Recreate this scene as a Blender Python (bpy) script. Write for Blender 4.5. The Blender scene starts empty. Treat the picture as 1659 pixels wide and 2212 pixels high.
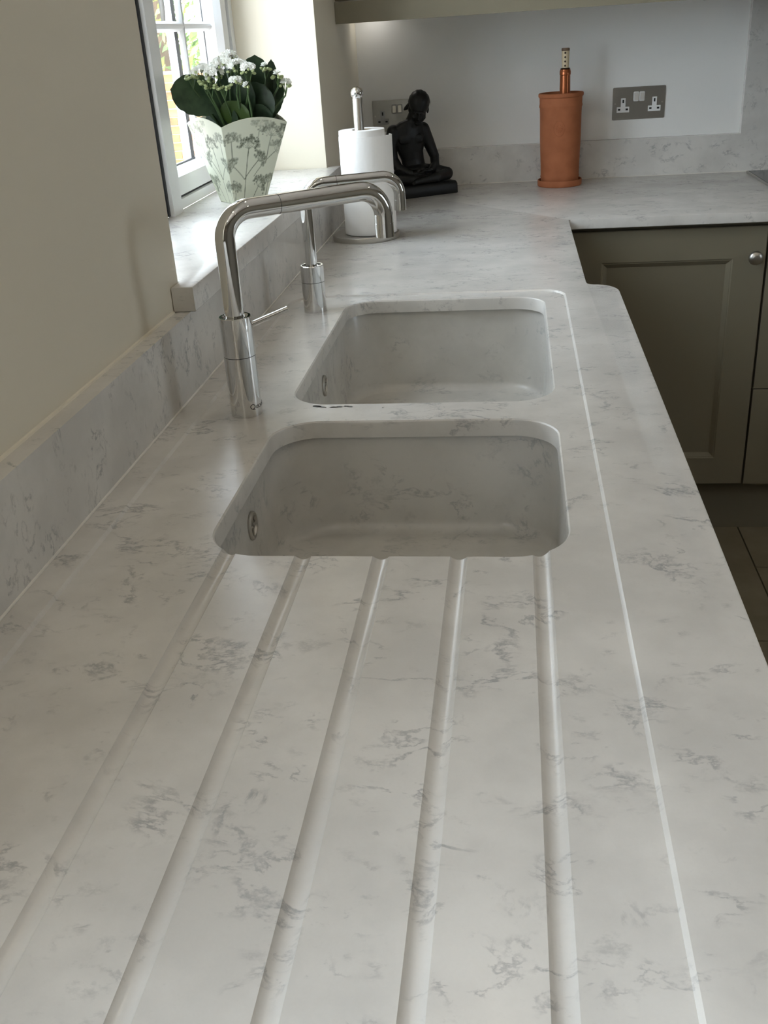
import bpy, bmesh, math, random
import numpy as np
from mathutils import Vector, Matrix, noise
random.seed(7)
PI = math.pi
C = bpy.context.scene.collection
S = bpy.context.scene

# ------------------------------------------------------------------ camera
# world: x = across the worktop, y = along it, z = 0 at the worktop's surface
cam = bpy.data.cameras.new('camera'); camo = bpy.data.objects.new('camera', cam); C.objects.link(camo)
Rm = ((0.9911, -0.1328, 0.0019), (0.1182, 0.8882, 0.4440), (-0.0607, -0.4398, 0.8960))  # columns: right, forward, up
camo.matrix_world = Matrix(((Rm[0][0], Rm[0][2], -Rm[0][1], 0.4260),
                            (Rm[1][0], Rm[1][2], -Rm[1][1], 0.0),
                            (Rm[2][0], Rm[2][2], -Rm[2][1], 0.4195), (0, 0, 0, 1)))
cam.sensor_fit = 'HORIZONTAL'; cam.sensor_width = 36; cam.lens = 2107.17 * 36 / 1659
cam.clip_start = 0.02; cam.clip_end = 200
S.camera = camo

# ------------------------------------------------------------------ light
FLOOR = -0.85; CEIL = 1.55; OUT = -1.0
w = bpy.data.worlds.new('sky'); S.world = w; w.use_nodes = True
bg = w.node_tree.nodes['Background']; bg.inputs[0].default_value = (0.76, 0.88, 1.0, 1); bg.inputs[1].default_value = 11.5
sun = bpy.data.lights.new('sun', 'SUN'); sun.energy = 8; sun.angle = 0.02; sun.color = (1, .93, .82)
suno = bpy.data.objects.new('sun', sun); C.objects.link(suno)
suno.rotation_euler = Vector((-.10, .80, -.58)).to_track_quat('-Z', 'Y').to_euler()
def portal(x, y, z, sx, sy, d):
    l = bpy.data.lights.new('daylight_portal', 'AREA'); l.shape = 'RECTANGLE'; l.size = sx; l.size_y = sy
    l.cycles.is_portal = True
    o = bpy.data.objects.new('daylight_portal', l); C.objects.link(o); o.location = (x, y, z)
    o.rotation_euler = Vector(d).to_track_quat('-Z', 'Y').to_euler(); return o
S.view_settings.view_transform = 'Standard'; S.view_settings.look = 'None'
S.view_settings.gamma = 1; S.view_settings.use_curve_mapping = False
S.view_settings.exposure = 0.0
S.cycles.max_bounces = 10; S.cycles.diffuse_bounces = 6; S.cycles.glossy_bounces = 6
S.cycles.transparent_max_bounces = 16; S.cycles.transmission_bounces = 8
S.cycles.caustics_reflective = False; S.cycles.caustics_refractive = False
S.cycles.sample_clamp_indirect = 6

# window openings: (y0, y1, z0, z1) in the left wall; PATIO is a window in the right wall
WIN1 = (1.27, 2.445, 0.108, 1.20)
WIN2 = (-1.45, 0.10, 0.16, 1.22)
RIGHT = 2.75; NEAR = -2.6; FAR = 3.0755; LW = -0.0225
PATIO = (1.05, 1.60, .05, .85)

# ------------------------------------------------------------------ materials
def mat(name, col=(.8, .8, .8), rough=.5, metal=0.0, spec=.5, **k):
    m = bpy.data.materials.new(name); m.use_nodes = True
    b = m.node_tree.nodes['Principled BSDF']
    b.inputs['Base Color'].default_value = (*col, 1); b.inputs['Roughness'].default_value = rough
    b.inputs['Metallic'].default_value = metal; b.inputs['Specular IOR Level'].default_value = spec
    for a, v in k.items(): b.inputs[a.replace('_', ' ')].default_value = v
    return m
class NT:
    def __init__(s, m):
        s.t = m.node_tree; s.b = s.t.nodes['Principled BSDF']; s.co = s.t.nodes.new('ShaderNodeTexCoord').outputs['Object']
    def n(s, typ, **k):
        x = s.t.nodes.new(typ)
        for a, v in k.items():
            if a.startswith('_'): setattr(x, a[1:], v)
            else: x.inputs[a].default_value = v
        return x
    def l(s, a, b): s.t.links.new(a, b)
    def mapping(s, scale=(1, 1, 1), loc=(0, 0, 0), rot=(0, 0, 0)):
        m = s.n('ShaderNodeMapping'); s.l(s.co, m.inputs[0])
        m.inputs['Scale'].default_value = scale; m.inputs['Location'].default_value = loc; m.inputs['Rotation'].default_value = rot
        return m.outputs[0]
    def noise(s, v, scale, detail=3, rough=.5, dist=0):
        x = s.n('ShaderNodeTexNoise', Scale=scale, Detail=detail, Roughness=rough, Distortion=dist); s.l(v, x.inputs['Vector']); return x.outputs[0]
    def ss(s, v, a, b, lo=0, hi=1):
        x = s.n('ShaderNodeMapRange', _interpolation_type='SMOOTHSTEP'); s.l(v, x.inputs[0])
        for i, q in zip((1, 2, 3, 4), (a, b, lo, hi)): x.inputs[i].default_value = q
        return x.outputs[0]
    def math(s, op, a, b=None):
        x = s.n('ShaderNodeMath', _operation=op)
        for i, q in enumerate((a, b)):
            if q is None: continue
            if isinstance(q, (int, float)): x.inputs[i].default_value = q
            else: s.l(q, x.inputs[i])
        return x.outputs[0]
    def mix(s, f, a, b, mode='MIX'):
        x = s.n('ShaderNodeMix', _data_type='RGBA', _blend_type=mode)
        for i, q in ((0, f), (6, a), (7, b)):
            if isinstance(q, (int, float)): x.inputs[i].default_value = q
            elif isinstance(q, tuple): x.inputs[i].default_value = (*q, 1)
            else: s.l(q, x.inputs[i])
        return x.outputs[2]
    def bump(s, h, dist, strength=1.0):
        x = s.n('ShaderNodeBump', Distance=dist, Strength=strength); s.l(h, x.inputs['Height']); s.l(x.outputs[0], s.b.inputs['Normal'])

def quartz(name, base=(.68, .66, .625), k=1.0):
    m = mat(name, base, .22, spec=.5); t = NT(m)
    v = t.mapping((.75, 1.25, 1.0), rot=(.3, .2, .1))
    n1 = t.noise(v, 16, 7, .62, .5)
    r1 = t.ss(t.math('ABSOLUTE', t.math('SUBTRACT', n1, .5)), .0, .034, 1, 0)
    m1 = t.ss(t.noise(t.mapping((1, 1.3, 1), (3.1, 7.7, 1.3)), 15, 3, .55), .51, .64)
    n2 = t.noise(t.mapping((.8, 1.2, 1), (9.1, 2.7, 5.3)), 29, 6, .6, .3)
    r2 = t.ss(t.math('ABSOLUTE', t.math('SUBTRACT', n2, .52)), .0, .035, 1, 0)
    m2 = t.ss(t.noise(t.mapping((1, 1, 1), (13.1, 4.7, 2.3)), 21, 3, .6), .53, .66)
    bl = t.ss(t.noise(t.mapping((.8, 1.2, 1), (1.1, 8.7, 6.3)), 26, 6, .7), .60, .72)
    vein = t.math('MAXIMUM', t.math('MULTIPLY', r1, m1), t.math('MULTIPLY', t.math('MULTIPLY', r2, m2), .8))
    cloud = t.noise(t.co, 9, 4, .6); fine = t.noise(t.co, 420, 3, .7)
    dark = tuple(c * .92 for c in base); lite = tuple(min(1, c * 1.06) for c in base)
    col = t.mix(t.ss(cloud, .35, .68), dark, lite)
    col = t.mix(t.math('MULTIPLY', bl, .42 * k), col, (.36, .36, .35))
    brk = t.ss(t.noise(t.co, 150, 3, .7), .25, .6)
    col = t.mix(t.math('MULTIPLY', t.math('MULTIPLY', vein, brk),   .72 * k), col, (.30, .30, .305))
    sp = t.ss(t.noise(t.co, 260, 2, .5), .68, .74)
    col = t.mix(t.math('MULTIPLY', sp, .10), col, (.5, .5, .48))
    col = t.mix(.10, col, t.mix(fine, (.45, .45, .45), (1, 1, 1)), 'MULTIPLY')
    t.l(col, t.b.inputs['Base Color'])
    t.l(t.ss(fine, .2, .8, .20, .27), t.b.inputs['Roughness'])
    return m
def paint(name, col, bump=.0006, rough=.6):
    m = mat(name, col, rough, spec=.25); t = NT(m)
    n = t.noise(t.co, 3, 3); t.l(t.mix(t.ss(n, .3, .7), tuple(c * .97 for c in col), col), t.b.inputs['Base Color'])
    t.bump(t.noise(t.co, 160, 3, .6), bump, .25); return m
Q = quartz('white_grey_veined_quartz')
QS = quartz('shaded_sink_quartz', (.58, .565, .53), .8)  # same stone as the worktop; bowl shade put into the darker base colour
CREAM = paint('cream_wall_paint', (.79, .735, .61))
TAUPE = paint('dark_taupe_wall_paint', (.20, .175, .135))
WHITEP = paint('white_wall_paint', (.87, .865, .84))
CEILP = paint('ceiling_paint', (.85, .84, .81))
UPVC = mat('white_window_frame', (.80, .81, .82), .3)
RUB = mat('black_gasket', (.012, .013, .015), .6)
SILI = mat('white_sealant', (.78, .75, .68), .4)
CAB = paint('olive_taupe_cabinet_paint', (.235, .21, .152), .0003, .42)
CABD = paint('olive_taupe_plinth_paint', (.22, .20, .15), .0003, .5)
CHROME = mat('polished_chrome', (.76, .76, .75), .045, 1.0)
STEEL = mat('brushed_steel', (.52, .50, .46), .32, 1.0)
t_ = NT(STEEL); t_.bump(t_.noise(t_.mapping((1, 1, 60)), 60, 2), .0002, .3)
STEELP = mat('brushed_steel_plate', (.40, .385, .355), .36, 1.0)
DARK = mat('dark_hole', (.01, .01, .01), .5)
WPLAS = mat('white_plastic', (.85, .85, .84), .3)
GPLAS = mat('grey_plastic', (.34, .34, .33), .4)
PAPER = mat('white_kitchen_paper', (.88, .87, .85), .9, spec=.1)
t_ = NT(PAPER); vx = t_.n('ShaderNodeTexVoronoi', Scale=110); t_.l(t_.co, vx.inputs[0]); t_.bump(vx.outputs[0], .0006, .5)
CARD = mat('brown_card', (.35, .26, .17), .8)
BRONZE = mat('black_statue', (.010, .011, .011), .42, spec=.35)
t_ = NT(BRONZE); t_.bump(t_.noise(t_.co, 260, 3), .0006, .35)
TERRA = mat('terracotta', (.43, .155, .065), .75, spec=.2)
t_ = NT(TERRA); nn = t_.noise(t_.co, 26, 4); t_.l(t_.mix(t_.ss(nn, .3, .7), (.36, .125, .055), (.42, .150, .068)), t_.b.inputs['Base Color']); t_.bump(t_.noise(t_.co, 320, 2), .0003, .4)
COPPER = mat('copper_foil', (.42, .13, .05), .28, .7)
GLASSB = mat('dark_bottle_glass', (.06, .025, .01), .06, Transmission_Weight=.6)
CORK = mat('pale_stopper', (.72, .60, .40), .5)
BLKG = mat('black_hob_glass', (.02, .021, .023), .12, spec=.3)
SATIN = mat('satin_switch_steel', (.80, .79, .77), .38, .8)
LEAF = mat('dark_green_leaf', (.045, .095, .035), .38, spec=.4)
t_ = NT(LEAF); nn = t_.noise(t_.co, 60, 4); t_.l(t_.mix(t_.ss(nn, .3, .7), (.034, .058, .032), (.062, .098, .052)), t_.b.inputs['Base Color'])
LEAFL = mat('light_green_leaf', (.075, .125, .03), .4, spec=.4)
STEM = mat('green_stem', (.05, .09, .03), .5)
BUD = mat('pale_green_bud', (.36, .42, .20), .5)
PETAL = mat('white_petal', (.86, .87, .82), .6, Subsurface_Weight=.0)
SOIL = mat('dark_soil', (.03, .022, .016), .9)
WATER = mat('water', (1, 1, 1), .01, Transmission_Weight=1.0, IOR=1.33)
# clear window glass (thin: mostly transparent with a faint reflection, whatever ray meets it)
GLASS = bpy.data.materials.new('window_glass'); GLASS.use_nodes = True
nt = GLASS.node_tree; nt.nodes.clear()
o_ = nt.nodes.new('ShaderNodeOutputMaterial'); mx = nt.nodes.new('ShaderNodeMixShader'); tr = nt.nodes.new('ShaderNodeBsdfTransparent')
gl = nt.nodes.new('ShaderNodeBsdfGlossy'); gl.inputs['Roughness'].default_value = .02; lw = nt.nodes.new('ShaderNodeLayerWeight'); p1 = nt.nodes.new('ShaderNodeMath'); p1.operation = 'POWER'; p1.inputs[1].default_value = 6; fr = nt.nodes.new('ShaderNodeMath'); fr.operation = 'MULTIPLY'; fr.inputs[1].default_value = .5
nt.links.new(lw.outputs['Facing'], p1.inputs[0]); nt.links.new(p1.outputs[0], fr.inputs[0])
tr.inputs[0].default_value = (.97, .965, .955, 1)
nt.links.new(fr.outputs[0], mx.inputs[0]); nt.links.new(tr.outputs[0], mx.inputs[1]); nt.links.new(gl.outputs[0], mx.inputs[2]); nt.links.new(mx.outputs[0], o_.inputs[0])
LAMP = bpy.data.materials.new('lamp_lens'); LAMP.use_nodes = True
b_ = LAMP.node_tree.nodes['Principled BSDF']; b_.inputs['Emission Color'].default_value = (1, .88, .70, 1); b_.inputs['Emission Strength'].default_value = 95
LAMP2 = LAMP.copy(); LAMP2.name = 'under_cabinet_lens'; b_ = LAMP2.node_tree.nodes['Principled BSDF']; b_.inputs['Emission Color'].default_value = (1, .96, .90, 1); b_.inputs['Emission Strength'].default_value = 14
TILE = mat('taupe_floor_tile', (.22, .185, .125), .35, spec=.4)
t_ = NT(TILE); nn = t_.noise(t_.co, 7, 5, .6); t_.l(t_.mix(t_.ss(nn, .3, .7), (.19, .16, .105), (.25, .215, .15)), t_.b.inputs['Base Color'])
GROUT = mat('dark_grout', (.10, .085, .06), .9)
PAVE = mat('pale_pinkish_paving', (.62, .52, .46), .9)
OVEREXP = mat('overexposed_white', (.85, .84, .82), .8)  # white that carries the blown-out brightness of the patio
BRICKM = []
for i, c in enumerate(((.60, .27, .11), (.68, .34, .15), (.50, .21, .09))):
    c = tuple(x * .42 for x in c); b = mat('orange_brick', c, .85); t_ = NT(b); nn = t_.noise(t_.co, 12, 4)
    t_.l(t_.mix(t_.ss(nn, .35, .65), tuple(x * .75 for x in c), tuple(min(1, x * 1.2) for x in c)), t_.b.inputs['Base Color']); BRICKM.append(b)
MORTAR = mat('mortar', (.55, .45, .35), .9)
BUSH = mat('bush_leaves', (.16, .26, .06), .55)
t_ = NT(BUSH); nn = t_.noise(t_.co, 2.2, 3); t_.l(t_.mix(t_.ss(nn, .35, .65), (.09, .17, .06), (.32, .42, .10)), t_.b.inputs['Base Color'])
BARK = mat('bark', (.10, .07, .05), .9)

# ------------------------------------------------------------------ helpers
def obj(name, bm, m, parent=None, smooth=False, loc=None, bev=0, bseg=2):
    me = bpy.data.meshes.new(name)
    if bev: bmesh.ops.bevel(bm, geom=[e for e in bm.edges if e.is_manifold and e.calc_face_angle(0) > .5], offset=bev, segments=bseg, profile=.6, affect='EDGES')
    bm.normal_update(); bm.to_mesh(me); bm.free()
    for x in (m if isinstance(m, (list, tuple)) else [m]): me.materials.append(x)
    if smooth:
        for p in me.polygons: p.use_smooth = True
        me.set_sharp_from_angle(angle=math.radians(smooth if smooth is not True else 40))
    o = bpy.data.objects.new(name, me); C.objects.link(o)
    if parent: o.parent = parent
    if loc: o.location = loc
    return o
def tag(o, label=None, cat=None, group=None, kind=None):
    if label: o['label'] = label
    if cat: o['category'] = cat
    if group: o['group'] = group
    if kind: o['kind'] = kind
    return o
def thing(name, label, cat, loc=(0, 0, 0), rotz=0, group=None):
    o = bpy.data.objects.new(name, None); C.objects.link(o); o.location = loc; o.rotation_euler = (0, 0, rotz); o.empty_display_size = .02
    return tag(o, label, cat, group)
def box(bm, a, b):
    x0, y0, z0 = a; x1, y1, z1 = b
    v = [bm.verts.new(p) for p in ((x0, y0, z0), (x1, y0, z0), (x1, y1, z0), (x0, y1, z0), (x0, y0, z1), (x1, y0, z1), (x1, y1, z1), (x0, y1, z1))]
    for f in ((3, 2, 1, 0), (4, 5, 6, 7), (0, 1, 5, 4), (1, 2, 6, 5), (2, 3, 7, 6), (3, 0, 4, 7)): bm.faces.new([v[i] for i in f])
    return bm
def B(a, b): return box(bmesh.new(), a, b)
def rings(bm, R, cap0=True, cap1=True, closed=True):
    """skin a list of rings (lists of points)"""
    V = [[bm.verts.new(p) for p in r] for r in R]; n = len(V[0])
    for a, b in zip(V, V[1:]):
        for i in range(n if closed else n - 1):
            j = (i + 1) % n
            bm.faces.new((a[i], a[j], b[j], b[i]))
    if cap0: bm.faces.new(V[0][::-1])
    if cap1: bm.faces.new(V[-1])
    return V
def lathe(bm, prof, seg=40, c=(0, 0, 0), cap0=True, cap1=True):
    rings(bm, [[(c[0] + r * math.cos(2 * PI * i / seg), c[1] + r * math.sin(2 * PI * i / seg), c[2] + z) for i in range(seg)] for r, z in prof], cap0, cap1)
    return bm
def tube(bm, pts, r, seg=20, cap=True):
    P = [Vector(p) for p in pts]; rr = r if isinstance(r, (list, tuple)) else [r] * len(P)
    t = (P[1] - P[0]).normalized(); u = t.orthogonal().normalized(); R = []
    for i, p in enumerate(P):
        tn = ((P[min(i + 1, len(P) - 1)] - P[max(i - 1, 0)])).normalized()
        q = t.rotation_difference(tn); u = (q @ u).normalized(); t = tn; v = t.cross(u)
        R.append([p + rr[i] * (math.cos(2 * PI * k / seg) * u + math.sin(2 * PI * k / seg) * v) for k in range(seg)])
    rings(bm, R, cap, cap); return bm
def fillet(pts, rad, n=14):
    P = [Vector(p) for p in pts]; out = [P[0]]
    for a, b, c in zip(P, P[1:], P[2:]):
        d0 = (a - b).normalized(); d1 = (c - b).normalized(); ang = d0.angle(d1)
        tl = rad / math.tan(ang / 2); cen = b + (d0 + d1).normalized() * rad / math.sin(ang / 2)
        p0 = b + d0 * tl - cen; p1 = b + d1 * tl - cen; tot = p0.angle(p1)
        for k in range(n + 1):
            f = k / n; out.append(cen + (p0 * math.sin((1 - f) * tot) + p1 * math.sin(f * tot)) / math.sin(tot))
    out.append(P[-1]); return out
def rrect(x0, x1, y0, y1, r, z, n=10, off=0):
    x0 -= off; x1 += off; y0 -= off; y1 += off; r = max(r + off, .0005); o = []
    for cx, cy, a in ((x1 - r, y1 - r, 0), (x0 + r, y1 - r, 90), (x0 + r, y0 + r, 180), (x1 - r, y0 + r, 270)):
        for k in range(n + 1):
            t = math.radians(a + 90 * k / n); o.append((cx + r * math.cos(t), cy + r * math.sin(t), z))
    return o
def boolean(o, cutters, op='DIFFERENCE'):
    for c in cutters:
        md = o.modifiers.new('b', 'BOOLEAN'); md.operation = op; md.solver = 'EXACT'; md.object = c
    dg = bpy.context.evaluated_depsgraph_get(); dg.update()
    me = bpy.data.meshes.new_from_object(o.evaluated_get(dg)); o.modifiers.clear(); old = o.data; o.data = me
    for c in cutters: bpy.data.objects.remove(c)
    return o
def shade(o, ang=35):
    for p in o.data.polygons: p.use_smooth = True
    o.data.set_sharp_from_angle(angle=math.radians(ang))
def copy_tree(o, parent=None):
    c = o.copy(); C.objects.link(c); c.parent = parent
    for ch in o.children: copy_tree(ch, c)
    return c
def struct(name, bm, m, **k): return tag(obj(name, bm, m, **k), kind='structure')

# ================================================================== ROOM
TH = .2675
# floor: slab and single tiles
struct('floor', B((-1.0 + .66, NEAR, FLOOR - .12), (RIGHT, FAR, FLOOR - .006)), GROUT)
floor = bpy.data.objects['floor']
tile_me = None
tw, tl = .33, .60
for i, col in enumerate(range(-1, 8)):
    for j in range(-5, 6):
        x0 = 1.03 + (col - 2) * tw; y0 = 2.51 + (j - 4) * .60 + (.335 if col >= 2 and col % 2 == 0 else 0) - (0)
        if x0 < .3 or x0 > 2.5 or y0 < -2.5 or y0 + tl > 3.0: continue
        if tile_me is None:
            ob = obj('floor_tile', B((.002, .002, -.006), (tw - .002, tl - .002, 0)), TILE, floor, bev=.0015); tile_me = ob.data
        else:
            ob = bpy.data.objects.new('floor_tile', tile_me); C.objects.link(ob); ob.parent = floor
        ob.location = (x0, y0, FLOOR)
struct('ceiling', B((LW - TH, NEAR - TH, CEIL), (RIGHT + TH, FAR + TH, CEIL + .25)), CEILP)
# left wall with its two openings, rounded plaster arrises at the openings
def wall_left():
    bm = bmesh.new(); x0, x1 = LW - TH, LW
    a, b = WIN2, WIN1
    ys = [NEAR - TH, a[0], a[1], b[0], b[1], FAR]
    box(bm, (x0, ys[0], FLOOR - .12), (x1, ys[1], CEIL)); box(bm, (x0, ys[2], FLOOR - .12), (x1, ys[3], CEIL)); box(bm, (x0, ys[4], FLOOR - .12), (x1, ys[5], CEIL))
    for q in (a, b):
        box(bm, (x0, q[0], FLOOR - .12), (x1, q[1], q[2] - .0)); box(bm, (x0, q[0], q[3]), (x1, q[1], CEIL))
    return bm
struct('wall_left', wall_left(), CREAM)
struct('wall_far', B((LW - TH, FAR, FLOOR - .12), (RIGHT + TH, FAR + TH, CEIL)), WHITEP)
bm = bmesh.new()
box(bm, (LW, NEAR - TH, FLOOR - .12), (RIGHT + TH, NEAR, CEIL)); struct('wall_near', bm, TAUPE)
bm = bmesh.new()
box(bm, (RIGHT, NEAR, FLOOR - .12), (RIGHT + TH, PATIO[0], CEIL)); box(bm, (RIGHT, PATIO[1], FLOOR - .12), (RIGHT + TH, FAR, CEIL))
box(bm, (RIGHT, PATIO[0], PATIO[3]), (RIGHT + TH, PATIO[1], CEIL)); box(bm, (RIGHT, PATIO[0], FLOOR - .12), (RIGHT + TH, PATIO[1], PATIO[2])); struct('wall_right', bm, TAUPE)
portal(RIGHT + .02, (PATIO[0] + PATIO[1]) / 2, (PATIO[2] + PATIO[3]) / 2, PATIO[1] - PATIO[0], PATIO[3] - PATIO[2], (-1, 0, 0)).rotation_euler = (PI / 2, 0, PI / 2)
portal(-.292, (WIN1[0] + WIN1[1]) / 2, .66, 1.1, 1.175, (1, 0, 0)).rotation_euler = (0, -PI / 2, 0)
portal(-.292, (WIN2[0] + WIN2[1]) / 2, .69, 1.06, 1.55, (1, 0, 0)).rotation_euler = (0, -PI / 2, 0)

# ---- window 1 (two casements either side of a mullion)
win = bpy.data.objects.new('window_1', None); C.objects.link(win); tag(win, kind='structure')
y0, y1, zb, zt = WIN1[0], WIN1[1], .137, WIN1[3]
FX0, FX1 = -.284, -.212
bm = bmesh.new()
box(bm, (FX0, y0, zb), (FX1, y1, .155)); box(bm, (FX0, y0, zt - .05), (FX1, y1, zt))
box(bm, (FX0, y0, .155), (FX1, y0 + .05, zt - .05)); box(bm, (FX0, y1 - .028, .155), (FX1, y1, zt - .05))
obj('window_frame', bm, UPVC, win, bev=.003)
obj('mullion', B((FX0, 1.812, zb), (-.200, 1.864, zt - .02)), UPVC, win, bev=.004)
def casement(ya, yb, mid=None):
    za, zc = .160, zt - .055; sx0, sx1 = -.272, -.217
    bm = bmesh.new(); st = .052; br = .042
    rings(bm, [[(sx1, ya, za), (sx1, yb, za), (sx1, yb, zc), (sx1, ya, zc)], [(sx1, ya + st * .8, za + br * .8), (sx1, yb - st * .8, za + br * .8), (sx1, yb - st * .8, zc - st * .8), (sx1, ya + st * .8, zc - st * .8)],
               [(-.232, ya + st, za + br), (-.232, yb - st, za + br), (-.232, yb - st, zc - st), (-.232, ya + st, zc - st)],
               [(-.246, ya + st, za + br), (-.246, yb - st, za + br), (-.246, yb - st, zc - st), (-.246, ya + st, zc - st)],
               [(sx0, ya + st + .006, za + br), (sx0, yb - st - .006, za + br), (sx0, yb - st - .006, zc - st), (sx0, ya + st + .006, zc - st)],
               [(sx0, ya, za), (sx0, yb, za), (sx0, yb, zc), (sx0, ya, zc)], [(sx1, ya, za), (sx1, yb, za), (sx1, yb, zc), (sx1, ya, zc)]], False, False)
    bmesh.ops.remove_doubles(bm, verts=bm.verts, dist=1e-6); bmesh.ops.recalc_face_normals(bm, faces=bm.faces)
    sash = obj('casement_sash', bm, UPVC, win)
    # dark gasket ring round the sash and round the pane
    bm = bmesh.new(); g = .0055
    for q in (((-.23, ya - g, za - g), (-.222, ya, zc + g)), ((-.23, yb, za - g), (-.222, yb + g, zc + g)), ((-.23, ya, za - g), (-.222, yb, za)), ((-.23, ya, zc), (-.222, yb, zc + g))): box(bm, *q)
    obj('gasket', bm, RUB, sash)
    a_, b_ = ya + st, yb - st; c_, d_ = za + br, zc - st
    bm = bmesh.new(); g = .003
    for q in (((-.2605, a_, c_), (-.2565, a_ + g, d_)), ((-.2605, b_ - g, c_), (-.2565, b_, d_)), ((-.2605, a_, c_), (-.2565, b_, c_ + g))): box(bm, *q)
    obj('pane_seal', bm, RUB, sash)
    obj('pane', B((-.2560, a_, c_), (-.2520, b_, d_)), GLASS, sash)
    ym = mid or (a_ + b_) / 2
    zs = [.457, .457 + .275, .457 + .55]
    def prof_bar(bm, vert, pos, lo, hi, sgn):
        # half-round astragal bar; sgn=1 room side, -1 outside (deeper)
        h = .0095; d = (.012 if sgn > 0 else .018); base = (-.2520 if sgn > 0 else -.2605)
        pr = [(-h, 0), (-h, .25), (-h * .8, .5), (-h * .45, .85), (0, 1), (h * .45, .85), (h * .8, .5), (h, .25), (h, 0)]
        if sgn < 0: pr = [(-h, 0), (-h, .8), (-h * .7, 1), (h * .7, 1), (h, .8), (h, 0)]
        R = []
        for e in (lo, hi):
            R.append([(base + sgn * dd * d, pos + a, e) if vert else (base + sgn * dd * d, e, pos + a) for a, dd in pr])
        rings(bm, R, True, True); bmesh.ops.recalc_face_normals(bm, faces=bm.faces)
    for sgn, nm in ((1, 'glazing_bar'), (-1, 'outer_glazing_bar')):
        bm = bmesh.new(); prof_bar(bm, True, ym, c_, d_, sgn); obj(nm, bm, UPVC, sash)
        for z in zs:
            if z > d_: continue
            bm = bmesh.new(); prof_bar(bm, False, z, a_, b_, sgn); obj(nm, bm, UPVC, sash)
    bm = bmesh.new(); box(bm, (-.2606, ym - .011, c_), (-.2598, ym + .011, d_)); obj('bar_tape', bm, RUB, sash)
casement(1.870, 2.410, 2.16); casement(1.326, 1.802)
obj('mullion_seal', B((-.24, 1.8035, zb + .001), (-.2075, 1.8115, zt - .02)), RUB, win)
# white curved casement handle on the mullion side, tip pointing down
bm = bmesh.new()
hp = [Vector((-.2, 1.838, .53)), Vector((-.190, 1.838, .53)), Vector((-.180, 1.838, .52)), Vector((-.178, 1.844, .500)), Vector((-.180, 1.849, .480)), Vector((-.181, 1.850, .462))]
tube(bm, hp, [.006, .006, .0052, .0048, .0045, .004], 12); box(bm, (-.2005, 1.829, .505), (-.194, 1.847, .565))
h = obj('window_handle', bm, WPLAS, win, smooth=50)

# window 2 off frame in the same wall, plain casement frame
win2 = bpy.data.objects.new('window_2', None); C.objects.link(win2); tag(win2, kind='structure')
bm = bmesh.new(); a, b, c, d = WIN2
for q in (((FX0, a, c), (FX1, b, c + .06)), ((FX0, a, d - .06), (FX1, b, d)), ((FX0, a, c), (FX1, a + .06, d)), ((FX0, b - .06, c), (FX1, b, d)), ((FX0, (a + b) / 2 - .04, c), (FX1, (a + b) / 2 + .04, d))): box(bm, *q)
obj('window_frame', bm, UPVC, win2)
obj('pane', B((-.258, a + .05, c + .05), (-.253, b - .05, d - .05)), GLASS, win2)
# window 3 in the right wall, off frame
pd = bpy.data.objects.new('window_3', None); C.objects.link(pd); tag(pd, kind='structure')
bm = bmesh.new(); a, b, c, d = PATIO
for q in (((RIGHT + .1, a, c), (RIGHT + .18, b, c + .08)), ((RIGHT + .1, a, d - .08), (RIGHT + .18, b, d)), ((RIGHT + .1, a, c), (RIGHT + .18, a + .08, d)), ((RIGHT + .1, b - .08, c), (RIGHT + .18, b, d)), ((RIGHT + .1, (a + b) / 2 - .05, c), (RIGHT + .18, (a + b) / 2 + .05, d))): box(bm, *q)
obj('window_frame', bm, UPVC, pd)
obj('pane', B((RIGHT + .13, a + .05, c + .05), (RIGHT + .135, b - .05, d - .05)), GLASS, pd)

# ---- ceiling downlights (out of the frame; seen as sparks in the chrome)
k0 = None
for i, (x, y) in enumerate(((.38, -1.2), (.38, .1), (.38, 1.35), (1.9, -1.2), (1.9, .1), (1.9, 1.4))):
    if k0 is None:
        k0 = thing('ceiling_light', 'small round recessed ceiling downlight', 'lamp', (x, y, CEIL), group='recessed ceiling downlights')
        bm = bmesh.new(); lathe(bm, [(.045, 0), (.045, -.004), (.034, -.006), (.032, -.002)], 32, cap1=False); obj('trim_ring', bm, STEEL, k0, smooth=True)
        bm = bmesh.new(); lathe(bm, [(.0325, -.001), (.0325, -.003)], 24); obj('lens', bm, LAMP, k0)
    else:
        c = copy_tree(k0); c.location = (x, y, CEIL)

# ================================================================== WORKTOP
DR = dict(x0=.031, x1=.5125, y0=-.40, y1=1.728, r=.045)
S1 = (.1385, .475, .765, 1.102); S2 = (.1375, .4755, 1.166, 1.690); SR = .052
def offp(pts, d):
    n = len(pts); o = []
    for i in range(n):
        a, b, c = Vector(pts[i - 1]), Vector(pts[i]), Vector(pts[(i + 1) % n])
        n0 = Vector(((b - a).y, -(b - a).x)).normalized(); n1 = Vector(((c - b).y, -(c - b).x)).normalized()
        m = (n0 + n1); m = m / max(m.dot(n0), .3); o.append(b + m * d)
    return o
out = [(-.018, -.9), (.605, -.9)]
out += [(.605, 1.700)]
for k in range(1, 9):   # rounded outer corner of the projecting sink section
    t = math.radians(90 * k / 8); out.append((.605 - .040 * (1 - math.cos(t)) , 1.700 + .052 * math.sin(t)))
out += [(.560, 1.7545), (.5565, 1.758), (.5545, 1.764), (.5535, 1.775), (.5532, 2.392), (.5565, 2.396), (2.6, 2.396), (2.6, 3.0705), (-.018, 3.0705)]
T0 = -.024
bm = bmesh.new()
R = []
for off, z in ((-.0015, T0), (0, T0 + .0015), (0, -.0022), (-.0006, -.0007), (-.0022, 0)):
    R.append([(p.x, p.y, z) for p in offp(out, off)])
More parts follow.
